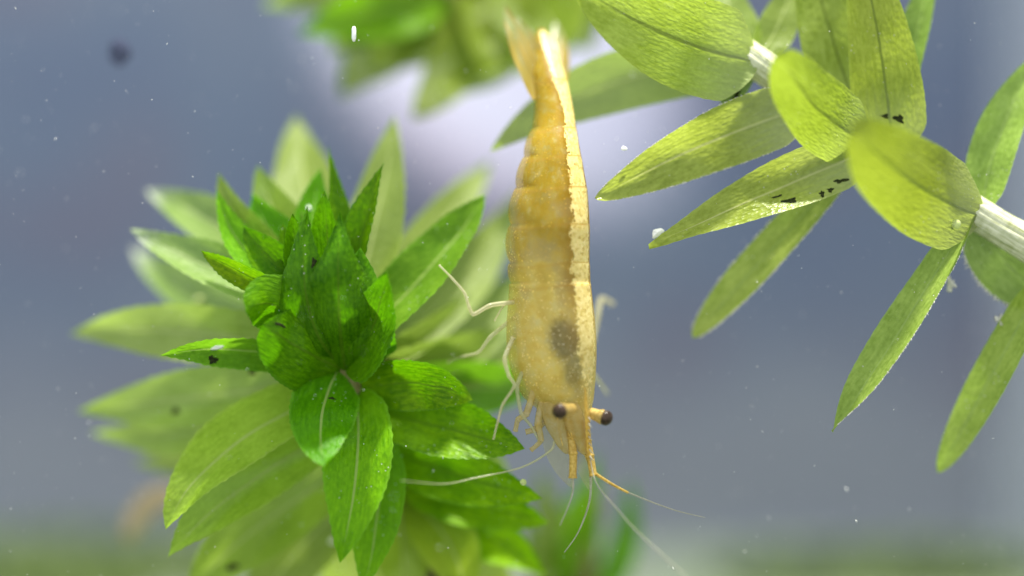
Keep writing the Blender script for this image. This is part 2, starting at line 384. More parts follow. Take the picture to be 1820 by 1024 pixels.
CORE = [
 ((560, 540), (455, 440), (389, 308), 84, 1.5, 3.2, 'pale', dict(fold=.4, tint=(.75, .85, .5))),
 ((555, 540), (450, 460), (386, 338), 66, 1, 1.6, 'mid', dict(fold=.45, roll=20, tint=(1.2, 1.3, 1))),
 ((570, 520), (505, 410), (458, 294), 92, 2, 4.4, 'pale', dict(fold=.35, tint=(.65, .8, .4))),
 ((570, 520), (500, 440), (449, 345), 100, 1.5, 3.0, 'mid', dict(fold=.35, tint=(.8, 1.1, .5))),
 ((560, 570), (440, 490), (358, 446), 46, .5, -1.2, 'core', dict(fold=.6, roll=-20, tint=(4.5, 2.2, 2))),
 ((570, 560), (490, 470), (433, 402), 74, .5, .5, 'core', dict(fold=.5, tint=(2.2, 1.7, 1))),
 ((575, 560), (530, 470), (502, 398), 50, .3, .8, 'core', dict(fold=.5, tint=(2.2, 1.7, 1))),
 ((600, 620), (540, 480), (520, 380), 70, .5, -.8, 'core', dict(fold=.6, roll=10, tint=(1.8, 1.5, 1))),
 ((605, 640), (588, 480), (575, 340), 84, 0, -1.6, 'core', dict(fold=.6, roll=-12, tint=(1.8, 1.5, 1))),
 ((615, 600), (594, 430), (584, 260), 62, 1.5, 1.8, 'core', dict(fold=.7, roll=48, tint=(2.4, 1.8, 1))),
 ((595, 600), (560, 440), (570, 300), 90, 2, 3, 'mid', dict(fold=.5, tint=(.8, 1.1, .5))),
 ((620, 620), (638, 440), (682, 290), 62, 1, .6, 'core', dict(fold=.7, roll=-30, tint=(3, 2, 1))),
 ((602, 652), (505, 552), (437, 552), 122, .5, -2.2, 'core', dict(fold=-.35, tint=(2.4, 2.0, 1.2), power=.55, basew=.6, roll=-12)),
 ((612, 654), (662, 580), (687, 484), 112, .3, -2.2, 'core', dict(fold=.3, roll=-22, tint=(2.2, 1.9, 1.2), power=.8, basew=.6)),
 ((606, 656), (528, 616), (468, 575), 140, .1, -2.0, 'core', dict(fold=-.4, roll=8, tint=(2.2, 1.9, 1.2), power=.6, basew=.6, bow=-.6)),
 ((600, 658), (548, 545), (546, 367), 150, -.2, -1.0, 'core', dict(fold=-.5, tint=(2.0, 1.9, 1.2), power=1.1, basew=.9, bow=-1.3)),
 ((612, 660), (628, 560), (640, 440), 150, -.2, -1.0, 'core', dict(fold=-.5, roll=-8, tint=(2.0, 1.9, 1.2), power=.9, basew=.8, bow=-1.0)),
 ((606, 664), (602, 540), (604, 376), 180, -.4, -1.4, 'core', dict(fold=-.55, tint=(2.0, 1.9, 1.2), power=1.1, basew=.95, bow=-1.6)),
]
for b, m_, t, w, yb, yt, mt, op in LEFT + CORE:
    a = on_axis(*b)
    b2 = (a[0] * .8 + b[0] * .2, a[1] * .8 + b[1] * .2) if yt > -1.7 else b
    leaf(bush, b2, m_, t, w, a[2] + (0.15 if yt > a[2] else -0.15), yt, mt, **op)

# ---- arching shoot on the right ------------------------------------------------
bx = [(1230, 30, 2.2), (1330, 100, 1.2), (1460, 195, 1.0), (1600, 292, 1.0), (1745, 385, 0.6), (1850, 448, 0.3), (1960, 520, 0.2)]
arch = root('waterweed', P(*bx[-1]), 'arching waterweed shoot with thick pale stem and long lime-green leaves', 'waterweed', 'waterweed shoots')
tube('stem', [P(*a) for a in bx], [(0, .55), (.2, .72), (.5, .72), (.7, .74), (1, .85)], M['stem'], arch, n=60, sides=36, ridges=11, ridge=0.07)
RIGHT = [
 ((1335, 115), (1185, 62), (1022, -28), 172, .8, -2.0, 'limed', dict(fold=.15, power=.6, basew=.55, tint=(1.5, 1.6, 1.9))),
 ((1345, 125), (1090, 148), (872, 268), 112, 1.2, 3.0, 'pale', dict(fold=.25, tint=(.9, .95, .5), bow=1.5, power=.85)),
 ((1440, 205), (1240, 262), (1060, 354), 112, .6, -.2, 'lime', dict(fold=.28, roll=-10, bow=.3, twist=-25, wave=.07, power=.72, basew=.6, tint=1.2)),
 ((1550, 282), (1345, 352), (1153, 438), 98, .4, -.6, 'lime', dict(fold=.34, roll=14, twist=30, wave=.08, power=.9, basew=.7, tint=1.25)),
 ((1520, 280), (1340, 478), (1231, 600), 66, 1.0, 2.6, 'bluegreen', dict(fold=.35, roll=20, power=.62, tint=(2.1, 1.8, 1.4))),
 ((1725, 400), (1585, 610), (1480, 768), 66, .4, -.3, 'bluegreen', dict(fold=.6, roll=30, twist=25, wave=.1, power=.85, tint=(1.5, 1.5, 1.1))),
 ((1860, 480), (1745, 700), (1668, 840), 68, .3, 2.2, 'bluegreen', dict(fold=.45, wave=.08, roll=15, power=.7, tint=(1.8, 1.7, 1.2))),
 ((1735, 410), (1800, 482), (1890, 540), 118, .6, 2.2, 'bluegreen', dict(fold=.2, power=.6, basew=.5, tint=1.5)),
 ((1752, 370), (1775, 245), (1850, 90), 84, .6, 2.0, 'bluegreen', dict(fold=.45, roll=-18, power=.8, tint=(1.5, 1.6, 1.2))),
 ((1590, 262), (1565, 90), (1520, -130), 130, .8, .6, 'limed', dict(fold=.15, power=.6, basew=.7, tint=(1.5, 1.4, 1.5))),
 ((1545, 240), (1480, 70), (1430, -120), 128, 1.2, 2.2, 'limed', dict(fold=.2, power=.6, basew=.6, tint=(1.4, 1.4, 2))),
 ((1605, 240), (1622, 90), (1668, -70), 62, 1.2, 3.0, 'bluegreen', dict(fold=.6, roll=-30, power=.7, tint=(1.1, 1.2, .8))),
 ((1345, 105), (1385, 40), (1420, -60), 70, 1.6, 4.0, 'pale', dict(fold=.3)),
 ((1545, 262), (1450, 190), (1388, 92), 128, .6, -5.0, 'limed', dict(fold=-.2, power=.5, basew=.55, tint=(.85, .98, .7))),
 ((1745, 392), (1625, 325), (1512, 225), 165, .2, -6.5, 'limed', dict(fold=-.2, power=.48, basew=.55, tint=(.85, .8, .5))),
 ((1335, 130), (1305, 165), (1278, 205), 36, 1.4, 1.6, 'bluegreen', dict(fold=.4)),
 ((1345, 110), (1300, 40), (1290, -60), 90, 2, 5, 'pale', dict(fold=.3)),
]
rl = []
for b, m_, t, w, yb, yt, mt, op in RIGHT:
    a = on_axis(b[0], b[1], bx)
    rl.append(leaf(arch, (a[0], a[1]), m_, t, w, a[2] + (0.4 if yt > a[2] else -0.5), yt, mt, teeth=.35, **op))

# ---- out-of-focus shoot hanging in at the top ----------------------------------
cx = [(1010, -260, 20), (930, -150, 16), (850, -60, 13.5), (790, -10, 12.5)]
hang = root('waterweed', P(*cx[0]), 'blurred dark green waterweed tip hanging above the bushy shoot', 'waterweed', 'waterweed shoots')
tube('stem', [P(*a) for a in cx], [(0, 1.0), (1, .5)], M['stemdark'], hang, n=24, sides=12)
for b, m_, t, w, yt, mt, op in [
 ((800, -10), (640, -25), (470, 10), 130, 13, 'pale', dict(tint=(.8, .9, .4))),
 ((800, -10), (680, 15), (530, 60), 130, 11, 'mid', dict(tint=(1.5, 1.3, .6))),
 ((830, 0), (690, 70), (606, 172), 140, 13, 'pale', dict(tint=(.8, .8, .6))),
 ((960, -40), (840, 66), (733, 208), 140, 10, 'pale', dict(tint=(.72, .72, .4), power=.7)),
 ((860, -40), (780, 40), (700, 120), 160, 12, 'pale', dict(tint=(.8, .8, .5))),
 ((890, -60), (890, 20), (880, 112), 180, 11, 'pale', dict(tint=(.85, .85, .5))),
 ((900, -90), (990, 10), (1050, 92), 180, 13, 'pale', dict(tint=(.85, .9, .8))),
 ((860, -60), (740, 0), (640, 70), 150, 14, 'mid', dict(tint=(1.0, 1.0, .6))),
 ((1010, -60), (885, 66), (775, 160), 160, 10.5, 'pale', dict(tint=(.85, .85, .4))),
 ((960, -90), (900, 20), (862, 132), 210, 10.5, 'pale', dict(tint=(.85, .88, .45), power=.7)),
 ((880, -60), (745, 30), (655, 128), 150, 11.5, 'pale', dict(tint=(.8, .85, .4))),
 ((1000, -90), (960, 30), (920, 130), 190, 9.5, 'pale', dict(tint=(.9, .92, .5))),
 ((830, -40), (690, 20), (588, 95), 130, 12, 'pale', dict(tint=(.75, .85, .35))),
 ((900, -60), (960, 20), (1000, 105), 160, 10, 'pale', dict(tint=(.75, .8, .4))),
 ((930, -90), (1050, -30), (1130, 50), 160, 16, 'pale', dict(tint=.9)),
 ((920, -80), (930, 10), (945, 100), 160, 12, 'pale', dict(tint=.8)),
 ((830, -40), (700, -60), (560, -40), 150, 13, 'mid', dict(tint=(1.0, 1.05, .6))),
]:
    a = on_axis(b[0], b[1], cx); leaf(hang, (a[0], a[1]), m_, t, w, a[2], yt, mt, fold=.3, **op)

# ---- blurred stalks far behind at the bottom -------------------------------------
dx = [(1030, 1230, 16), (1035, 1100, 15.5), (1050, 960, 15), (1060, 880, 15)]
far = root('waterweed', P(*dx[0]), 'far blurred waterweed standing upright beneath the shrimp antennae', 'waterweed', 'waterweed shoots')
tube('stem', [P(*a) for a in dx], [(0, .7), (1, .4)], M['stemdark'], far, n=20, sides=10)
for b, m_, t, w, yt, mt, op in [
 ((1040, 1060), (1030, 960), (1062, 800), 74, 14, 'mid', dict(tint=(1.3, 1.25, .8))),
 ((1040, 1080), (985, 960), (962, 830), 74, 15, 'pale', dict(tint=(.9, 1, .4))),
 ((1040, 1080), (1020, 930), (1075, 850), 60, 16, 'mid', dict(tint=(1.2, 1.2, .8))),
 ((1040, 1090), (1105, 980), (1118, 850), 60, 16, 'mid', dict(tint=(.8, 1.0, 1.4))),
 ((1040, 1130), (980, 1030), (930, 930), 80, 15, 'pale', dict(tint=(.8, 1, .4))),
]:
    a = on_axis(b[0], b[1], dx); leaf(far, (a[0], a[1]), m_, t, w, a[2], yt, mt, fold=.35, **op)

# ------------------------------------------------------------------ shrimp
SH = P(980, 560, 0)
shrimp = root('shrimp', SH, 'translucent amber shrimp with cream back stripe, hanging head down by the bushy shoot', 'shrimp')
OUT = [  # photo row, left edge, right edge, depth of the axis
 (52, 956, 968, 3.6), (70, 950, 978, 3.3), (95, 944, 990, 2.9), (118, 941, 999, 2.5), (140, 942, 1007, 2.1), (170, 949, 1014, 1.6), (200, 950, 1020, 1.2), (226, 944, 1024, .9),
 (250, 936, 1028, .6), (277, 928, 1033, .4), (305, 920, 1038, .3), (332, 913, 1043, .2), (365, 906, 1046, .1), (398, 902, 1048, .0), (432, 900, 1048, 0), (466, 901, 1048, 0),
 (486, 904, 1049, 0), (505, 905, 1050, 0), (540, 903, 1054, 0), (580, 900, 1058, 0), (620, 901, 1060, 0), (655, 907, 1059, 0), (685, 918, 1057, 0), (708, 932, 1055, 0),
 (728, 956, 1051, 0), (748, 980, 1048, -.1), (768, 1004, 1046, -.2), (788, 1024, 1046, -.3), (806, 1036, 1047, -.35), (822, 1043, 1048, -.4)]
SEGS = [52, 140, 227, 277, 332, 398, 466, 505, 830]
DORS = R(50)
dvec = Vector((math.sin(DORS), -math.cos(DORS), 0)); lvec = Vector((-math.cos(DORS), -math.sin(DORS), 0))
NS = 64
def ring(py, seg_shape=True):
    l, r, yc = smooth_tab(OUT, py)
    pts = []
    # which segment, and how far along it (0 at its tail end)
    for a, b in zip(SEGS, SEGS[1:]):
        if a <= py <= b: q = (py - a) / (b - a); seg = (a, b); break
    abd = 52 <= py <= 505
    for k in range(NS):
        th = 2 * math.pi * (k / NS - 0.5)          # 0 = dorsal
        ct, st = math.cos(th), math.sin(th)
        rr = 1.0
        if ct < 0: rr *= 1 - 0.10 * ct * ct
        p = dvec * (ct * rr) + lvec * (st * rr * 0.84)
        pts.append(p)
    xs = [p.x for p in pts]; mn, mx = min(xs), max(xs)
    sc = (r - l) / (mx - mn); out = []
    for k, p in enumerate(pts):
        th = 2 * math.pi * (k / NS - 0.5)
        f = 1.0
        if abd and py > 130:
            # each segment steps out over the next one towards the tail, with rounded side lobes
            u_ = min(1.0, max(0.0, (abs(th) - 1.1) / 1.0)); side = u_ * u_ * (3 - 2 * u_)
            lobe = math.sin(math.pi * min(1, max(0, q))) ** 0.6
            f = 0.992 + 0.008 * (1 - q) * (1 if q > 0.02 else 0) + 0.10 * side * (lobe - .72)
        cxp = l - mn * sc
        x = cxp + p.x * sc
        ctr = (l + r) / 2
        x = ctr + (x - ctr) * f
        k0 = (DIST + yc) / DIST / PXMM
        out.append(Vector(((x - 910) * k0, yc + p.y * sc / PXMM * f, (512 - py) * k0)))
    return out
rows = []
for a, b in zip(SEGS, SEGS[1:]):
    cnt = max(6, int((b - a) / 5))
    for i in range(cnt): rows.append(a + (b - a) * i / cnt + (0.01 if i == 0 else 0))
    if b != 830: rows.append(b - 0.6)
rows = sorted(x for x in rows if x <= 822)
bv, bf, buv, buv2 = [], [], [], []
def segq(py):
    for i, (a, b) in enumerate(zip(SEGS, SEGS[1:])):
        if a <= py <= b: return (py - a) / (b - a), i / 10
    return 1, .8
for py in rows:
    for k, p in enumerate(ring(py)): bv.append(p); buv.append((k / NS, py / 1024)); buv2.append(segq(py))
nr = len(rows)
for i in range(nr - 1):
    for k in range(NS):
        k2 = (k + 1) % NS; bf.append((i * NS + k, i * NS + k2, (i + 1) * NS + k2, (i + 1) * NS + k))
bf.append(tuple(range(NS))); bf.append(tuple((nr - 1) * NS + k for k in range(NS - 1, -1, -1)))
# the head narrows into a rostrum: keep it a thin blade near the back line
def shrimp_mat():
    m = NT('shrimp_shell')
    uv = m.n('UVMap', uv_map='UVMap').outputs[0]; ob = m.n('TexCoord').outputs['Object']
    s = m.sep(uv); u, v = s[0], s[1]; o = m.sep(ob); X, Z = o[0], o[2]
    du = m.math('SUBTRACT', u, 0.5)
    fine = m.noise(ob, 6.0, 4, 0.75); med = m.noise(ob, 1.6, 3, 0.6); cl = m.noise(ob, 0.7, 3, 0.5); gr = m.noise(ob, 16, 2, .7)
    # base amber, deeper over the abdomen, pale on the carapace
    amber = m.ramp(med, [(0.32, (0.36, 0.31, 0.08)), (0.46, (0.40, 0.28, 0.02)), (0.56, (0.40, 0.30, 0.03)), (0.70, (0.45, 0.40, 0.15))])
    pale = m.ramp(med, [(0.30, (0.64, 0.48, 0.10)), (0.50, (0.72, 0.60, 0.18)), (0.72, (0.68, 0.62, 0.28))])
    vv = m.math('ADD', v, m.math('MULTIPLY', m.math('SUBTRACT', cl, .5), 0.22))
    col = m.mix(m.step(vv, 0.34, 0.56), amber, pale)
    # milky translucent patches low on the flanks of the abdomen
    milky = m.math('MULTIPLY', m.step(cl, 0.50, 0.66), m.math('MULTIPLY', m.step(v, .27, .34), m.step(v, .62, .48)))
    col = m.mix(m.math('MULTIPLY', milky, .75), col, (0.38, 0.33, 0.15))
    # darker orange seam lines between segments
    for b in (140, 227, 277, 332, 398, 466, 505):
        lobe = m.math('MULTIPLY', m.math('POWER', m.math('ABSOLUTE', m.math('SINE', m.math('MULTIPLY', du, 2 * math.pi))), 2.0), -0.010)
        dd = m.math('ABSOLUTE', m.math('SUBTRACT', m.math('ADD', v, lobe), b / 1024))
        col = m.mix(m.math('MULTIPLY', m.step(dd, 0.0042, 0.0008), 0.30), col, (0.50, 0.30, 0.06))
    # golden and white specks
    sp = m.voro(ob, 5.0); spm = m.math('MULTIPLY', m.step(m.math('ADD', sp, m.math('MULTIPLY', m.math('SUBTRACT', gr, .5), .3)), 0.30, 0.12), m.step(m.noise(ob, 1.1, 2), .47, .60))
    col = m.mix(m.math('MULTIPLY', spm, m.math('MULTIPLY_ADD', m.step(v, .36, .52), .35, .35)), col, m.mix(m.step(v, .36, .52), (0.62, 0.40, 0.05), (0.84, 0.66, 0.22)))
    sp2 = m.voro(m.mapv(ob, (1, 1, 1), (3, 5, 1)), 7.0); spm2 = m.math('MULTIPLY', m.step(sp2, 0.20, 0.09), m.math('MULTIPLY', m.step(m.noise(m.mapv(ob, (1, 1, 1), (9, 0, 0)), .9, 2), .5, .6), m.step(v, .36, .50)))
    col = m.mix(m.math('MULTIPLY', spm2, 0.85), col, (0.9, 0.86, 0.72))
    # dark full stomach showing through the shell
    def blob(x, y, rx, ry, skew=0.0):
        c = P(x, y) - SH
        ddx = m.math('ADD', m.math('SUBTRACT', X, c.x), m.math('MULTIPLY', m.math('SUBTRACT', Z, c.z), skew))
        dx2 = m.math('POWER', m.math('DIVIDE', ddx, rx / PXMM), 2.0)
        dz2 = m.math('POWER', m.math('DIVIDE', m.math('SUBTRACT', Z, c.z), ry / PXMM), 2.0)
        d = m.math('SQRT', m.math('ADD', dx2, dz2))
        return m.math('ADD', d, m.math('MULTIPLY', m.math('SUBTRACT', fine, .5), 0.45))
    g1 = m.step(blob(1003, 602, 33, 42, 0.12), 1.25, 0.55); g2 = m.step(blob(1018, 655, 20, 36), 1.3, 0.5); g3 = m.step(blob(1031, 690, 16, 26), 1.4, .4)
    gut = m.math('MULTIPLY', m.math('MAXIMUM', g1, m.math('MAXIMUM', m.math('MULTIPLY', g2, .8), m.math('MULTIPLY', g3, .6))), 0.96)
    col = m.mix(m.math('MULTIPLY', gut, 0.86), col, m.ramp(fine, [(.35, (0.055, 0.040, 0.016)), (.6, (0.13, 0.10, 0.045))]))
    gsp = m.math('MULTIPLY', m.math('MULTIPLY', gut, m.step(m.voro(ob, 6.0), .24, .10)), m.step(cl, .4, .5))
    col = m.mix(gsp, col, (0.72, 0.68, 0.55))
    # cream back stripe with a ragged edge and a deep amber border
    qs = m.sep(m.n('UVMap', uv_map='mm').outputs[0]); q = qs[0]
    wv = m.ramp(v, [(0.05, 0.20), (0.10, 0.13), (0.20, 0.074), (0.30, 0.060), (0.49, 0.056), (0.60, 0.050), (0.70, 0.030), (0.74, 0.02)])
    bl = m.step(v, 0.492, 0.497)
    wv2 = m.math('MULTIPLY', m.math('SUBTRACT', wv, m.math('MULTIPLY', bl, 0.006)), m.math('MULTIPLY_ADD', m.math('MULTIPLY', q, m.math('SUBTRACT', 1.0, bl)), -0.22, 1.10))
    cellr = m.sep(m.n('TexVoronoi', ins={'Vector': ob, 'Scale': 9.0}).outputs['Color'])[0]
    cellr2 = m.sep(m.n('TexVoronoi', ins={'Vector': m.mapv(ob, (1, 1, 1), (4, 2, 7)), 'Scale': 7.0}).outputs['Color'])[1]
    edge = m.math('ADD', m.math('ABSOLUTE', du), m.math('MULTIPLY', m.math('SUBTRACT', m.noise(ob, 2.2, 3, .65), .5), .042))
    rel = m.math('SUBTRACT', edge, wv2)
    bord = m.math('MULTIPLY', m.step(rel, 0.085, 0.005), m.math('MULTIPLY', m.step(v, .66, .48), 0.5))
    col = m.mix(bord, col, (0.36, 0.18, 0.012))
    stripe = m.step(m.math('ADD', rel, m.math('MULTIPLY', m.math('SUBTRACT', cellr, .5), .020)), 0.003, -0.003)
    scol = m.ramp(m.math('ADD', m.math('MULTIPLY', gr, .45), m.math('MULTIPLY', cellr2, .35)), [(.18, (0.44, 0.30, 0.07)), (.32, (0.61, 0.48, 0.155)), (.60, (0.72, 0.60, 0.26))])
    scol = m.mix(m.math('MULTIPLY', m.step(q, 0.09, 0.01), m.math('SUBTRACT', .85, m.math('MULTIPLY', bl, .85))), scol, (0.42, 0.27, 0.05))
    fade = m.math('MULTIPLY', m.step(v, .72, .66), m.math('SUBTRACT', 1.0, m.math('MULTIPLY', m.step(v, .58, .70), m.math('MULTIPLY', m.step(cellr, .35, .55), .9))))
    sm = m.math('MULTIPLY', stripe, fade)
    col = m.mix(sm, col, scol)
    # loose pigment dots scattered off the stripe and over the carapace
    dots = m.math('MULTIPLY', m.step(m.voro(m.mapv(ob, (1, 1, 1), (1, 8, 3)), 9.0), .34, .2), m.math('MULTIPLY', m.step(m.math('ADD', cellr2, m.math('MULTIPLY', med, .6)), .92, 1.06), m.math('MULTIPLY_ADD', m.step(v, .38, .54), .7, .3)))
    col = m.mix(m.math('MULTIPLY', dots, .75), col, m.mix(m.step(v, .40, .55), (0.62, 0.36, 0.03), (0.78, 0.68, 0.38)))
    # shell: soft subsurface, thin see-through belly margin
    bump = m.n('Bump', ins={'Strength': 0.35, 'Distance': 0.00006, 'Height': m.math('ADD', m.math('MULTIPLY', fine, .6), m.math('MULTIPLY', spm, .5))}).outputs[0]
    pr = m.n('BsdfPrincipled', ins={'Base Color': col, 'Roughness': 0.34, 'IOR': 1.36, 'Normal': bump, 'Specular IOR Level': 0.25, 'Subsurface Weight': 0.4, 'Subsurface Scale': 1.0, 'Subsurface Radius': (0.0009, 0.0006, 0.00025)})
    tl = m.n('BsdfTranslucent', ins={'Color': m.mix(.3, col, (.8, .55, .12))})
    tp = m.n('BsdfTransparent', ins={'Color': (1.0, 0.93, 0.72)})
    belly = m.step(m.math('ABSOLUTE', du), 0.20, 0.46)
    solid = m.math('MAXIMUM', sm, m.math('MULTIPLY', gut, .9))
    f1 = m.math('MULTIPLY', m.math('SUBTRACT', 1.0, solid), 0.25)
    sh = m.n('MixShader', ins={0: f1, 1: pr.outputs[0], 2: tl.outputs[0]}).outputs[0]
    head = m.step(v, .68, .75)
    tf = m.math('MAXIMUM', m.math('MULTIPLY', belly, 0.45), m.math('MULTIPLY', head, 0.35))
    tf = m.math('MULTIPLY', m.math('ADD', tf, 0.38), m.math('SUBTRACT', 1.0, m.math('MAXIMUM', solid, m.math('MULTIPLY', m.math('MAXIMUM', dots, spm), .8))))
    sh = m.n('MixShader', ins={0: tf, 1: sh, 2: tp.outputs[0]}).outputs[0]
    return m.end(sh)
M['shell'] = shrimp_mat()
body = mesh_obj('body', bv, bf, M['shell'], shrimp, uvs=buv, uv2=buv2)

# flesh and the full stomach inside the see-through shell
def flesh_mat():
    m = NT('flesh'); ob = m.n('TexCoord').outputs['Object']
    uv = m.sep(m.n('UVMap', uv_map='UVMap').outputs[0]); q = m.sep(m.n('UVMap', uv_map='mm').outputs[0])[0]; v = uv[1]
    n = m.noise(m.mapv(ob, (1.6, 1.6, .8)), 1.0, 4, .65); n2 = m.noise(ob, .8, 3)
    a_ = m.ramp(n, [(.36, (0.30, 0.25, 0.05)), (.48, (0.40, 0.28, 0.02)), (.62, (0.58, 0.54, 0.28))])
    c_ = m.ramp(n, [(.34, (0.58, 0.44, 0.09)), (.5, (0.76, 0.64, 0.22)), (.66, (0.74, 0.70, 0.40))])
    col = m.mix(m.step(m.math('ADD', v, m.math('MULTIPLY', m.math('SUBTRACT', n2, .5), .3)), .32, .54), a_, c_)
    col = m.mix(m.math('MULTIPLY', m.step(q, .10, .0), m.step(v, .5, .48)), col, (0.34, 0.20, 0.02))
    pr = m.n('BsdfPrincipled', ins={'Base Color': col, 'Roughness': .5, 'Specular IOR Level': .1, 'Subsurface Weight': .4, 'Subsurface Radius': (0.0008, 0.0005, 0.0002)})
    return m.end(m.n('MixShader', ins={0: .15, 1: pr.outputs[0], 2: m.n('BsdfTransparent', ins={'Color': (1, .9, .6)}).outputs[0]}).outputs[0])
fl_v, fl_f, fl_u, fl_q = [], [], [], []
frows = [r for r in rows if 150 <= r <= 735][::2]
for py in frows:
    rg = ring(py); c0 = sum(rg, Vector()) / NS; k_ = .78 if py < 690 else .78 - (py - 690) / 45 * .3
    for k in range(0, NS, 2):
        fl_v.append(c0 + (rg[k] - c0) * k_); fl_u.append((k / NS, py / 1024)); fl_q.append(segq(py))
H = NS // 2
fl_f = [(i * H + k, i * H + (k + 1) % H, (i + 1) * H + (k + 1) % H, (i + 1) * H + k) for i in range(len(frows) - 1) for k in range(H)] + [tuple(range(H)), tuple((len(frows) - 1) * H + k for k in range(H - 1, -1, -1))]
mesh_obj('flesh', fl_v, fl_f, flesh_mat(), shrimp, uvs=fl_u, uv2=fl_q)
def gut_lump(pts, rads, nm):
    tube(nm, [P(*p) for p in pts], rads, M['gutmat'], shrimp, n=30, sides=16, ridges=3, ridge=.06)
M['gutmat'] = simple('stomach', (0.030, 0.020, 0.007), (0.10, 0.065, 0.025), 5, .6, spec=.1)
def front_y(px, py):
    rg = ring(py); x = P(px, py).x
    near = sorted(rg, key=lambda p: abs(p.x - x) + (9 if p.y > 0 else 0))[:3]
    return sum(p.y for p in near) / 3
def inside(pts, r, gap=.12):
    return [(x, y, front_y(x, y) + r_ + gap) for (x, y), r_ in zip(pts, r)]
gut_lump(inside([(999, 556), (1000, 578), (1003, 605), (1009, 632), (1013, 652)], [.3, .62, .72, .55, .3]), [(0, .10), (.2, .50), (.5, .72), (.8, .52), (1, .12)], 'stomach')
gut_lump(inside([(1012, 640), (1015, 662), (1024, 692)], [.25, .32, .2]), [(0, .15), (.4, .34), (.8, .26), (1, .08)], 'gut')

def limb_mat(name, c1, c2, scale, tp, rough=0.3, tl=0.3):
    m = NT(name); ob = m.n('TexCoord').outputs['Object']; uv = m.n('UVMap', uv_map='UVMap').outputs[0]
    n = m.noise(ob, scale, 3, .7); col = m.ramp(n, [(0.36, c1), (0.62, c2)])
    pr = m.n('BsdfPrincipled', ins={'Base Color': col, 'Roughness': rough, 'IOR': 1.36})
    t = m.n('BsdfTranslucent', ins={'Color': col})
    sh = m.n('MixShader', ins={0: tl, 1: pr.outputs[0], 2: t.outputs[0]}).outputs[0]
    tpm = m.math('MULTIPLY', m.math('ADD', .72, m.math('MULTIPLY', n, .28)), tp)
    return m.end(m.n('MixShader', ins={0: tpm, 1: sh, 2: m.n('BsdfTransparent', ins={'Color': (1, .97, .88)}).outputs[0]}).outputs[0])
M['limb'] = limb_mat('leg_shell', (0.56, 0.53, 0.30), (0.72, 0.70, 0.50), 5, 0.66, rough=.15)
M['limbclear'] = limb_mat('clear_shell', (0.50, 0.52, 0.30), (0.62, 0.62, 0.42), 2, 0.66, rough=.15)
M['gold'] = limb_mat('golden_shell', (0.50, 0.31, 0.04), (0.82, 0.60, 0.16), 7, 0.2)
M['amber'] = limb_mat('amber_stalk', (0.36, 0.24, 0.06), (0.70, 0.52, 0.16), 8, 0.15)
M['clearbase'] = limb_mat('clear_head_shell', (0.56, 0.42, 0.12), (0.66, 0.56, 0.26), 4, 0.6, rough=.2)
M['whisker'] = limb_mat('pale_whisker', (0.42, 0.42, 0.34), (0.58, 0.56, 0.48), 5, 0.55)
def fan_mat():
    m = NT('tail_fan_shell'); uv = m.n('UVMap', uv_map='UVMap').outputs[0]; mmv = m.n('UVMap', uv_map='mm').outputs[0]
    s = m.sep(uv); t = s[0]
    n = m.noise(m.mapv(mmv, (0.6, 7, 1)), 1.0, 3)
    f = m.math('ADD', n, m.math('MULTIPLY', t, -0.34))
    col = m.ramp(f, [(0.16, (0.26, 0.30, 0.14)), (0.34, (0.34, 0.26, 0.04)), (0.6, (0.33, 0.225, 0.012))])
    pr = m.n('BsdfPrincipled', ins={'Base Color': col, 'Roughness': .35})
    tl = m.n('BsdfTranslucent', ins={'Color': col})
    sh = m.n('MixShader', ins={0: .4, 1: pr.outputs[0], 2: tl.outputs[0]}).outputs[0]
    tp = m.math('MULTIPLY', m.step(f, .40, .12), 0.40)
    return m.end(m.n('MixShader', ins={0: tp, 1: sh, 2: m.n('BsdfTransparent', ins={'Color': (1, 1, .95)}).outputs[0]}).outputs[0])
M['fan'] = fan_mat()
for b, m_, t, w, yb, yt, rl_ in [((966, 172), (925, 86), (896, 8), 46, 1.4, 3.2, 20), ((972, 172), (942, 92), (917, 30), 50, 1.6, 3.6, 5), ((978, 165), (957, 100), (940, 48), 44, 1.9, 3.8, 0), ((986, 160), (994, 95), (986, 38), 40, 2.6, 5.6, -10)]:
    leaf(shrimp, b, m_, t, w, yb, yt, 'fan', roll=rl_, fold=.15, power=.85, basew=.75, teeth=.3, wave=.02, name='tail_fan_blade', blunt=True)
LEAF_POLYS = LEAF_POLYS[:-4]

def leg(pts, r0, r1, mat='limb', name='leg', n=44, joints=True):
    npt = len(pts) - 1
    def rad(t):
        b = r0 + (r1 - r0) * t
        if joints:
            d = abs(t * npt - round(t * npt)); b *= 1 + 0.22 * math.exp(-(d / 0.09) ** 2)
        return b
    # limbs bend at joints: straight pieces with tight rounded corners
    P3 = [P(*p) for p in pts]; ctrl = [P3[0]]
    for a, c, d in zip(P3, P3[1:], P3[2:]): ctrl += [c + (a - c) * .18, c + (d - c) * .18]
    ctrl.append(P3[-1])
    return tube(name, ctrl if joints else P3, rad, M[mat], shrimp, n=n, sides=8)
leg([(925, 536, -.6), (872, 542, -1.2), (841, 560, -1.4), (834, 547, -1.4), (826, 520, -1.3), (800, 491, -1.2), (780, 471, -1.1)], .105, .045)
leg([(918, 530, -.2), (896, 541, -.3), (879, 570, .2)], .08, .03)
leg([(920, 560, -.2), (872, 598, .2), (851, 627, .5), (821, 634, 1.2), (796, 644, 2.2)], .10, .045, 'limbclear')
leg([(912, 600, -1.2), (896, 637, -1.5), (904, 668, -1.6), (916, 685, -1.6), (893, 719, -1.5), (884, 752, -1.3), (877, 781, -1.2)], .105, .045)
leg([(930, 660, -1.0), (918, 686, -1.3), (926, 736, -1.2), (944, 757, -1.0), (960, 788, -.8)], .11, .05, 'limbclear')
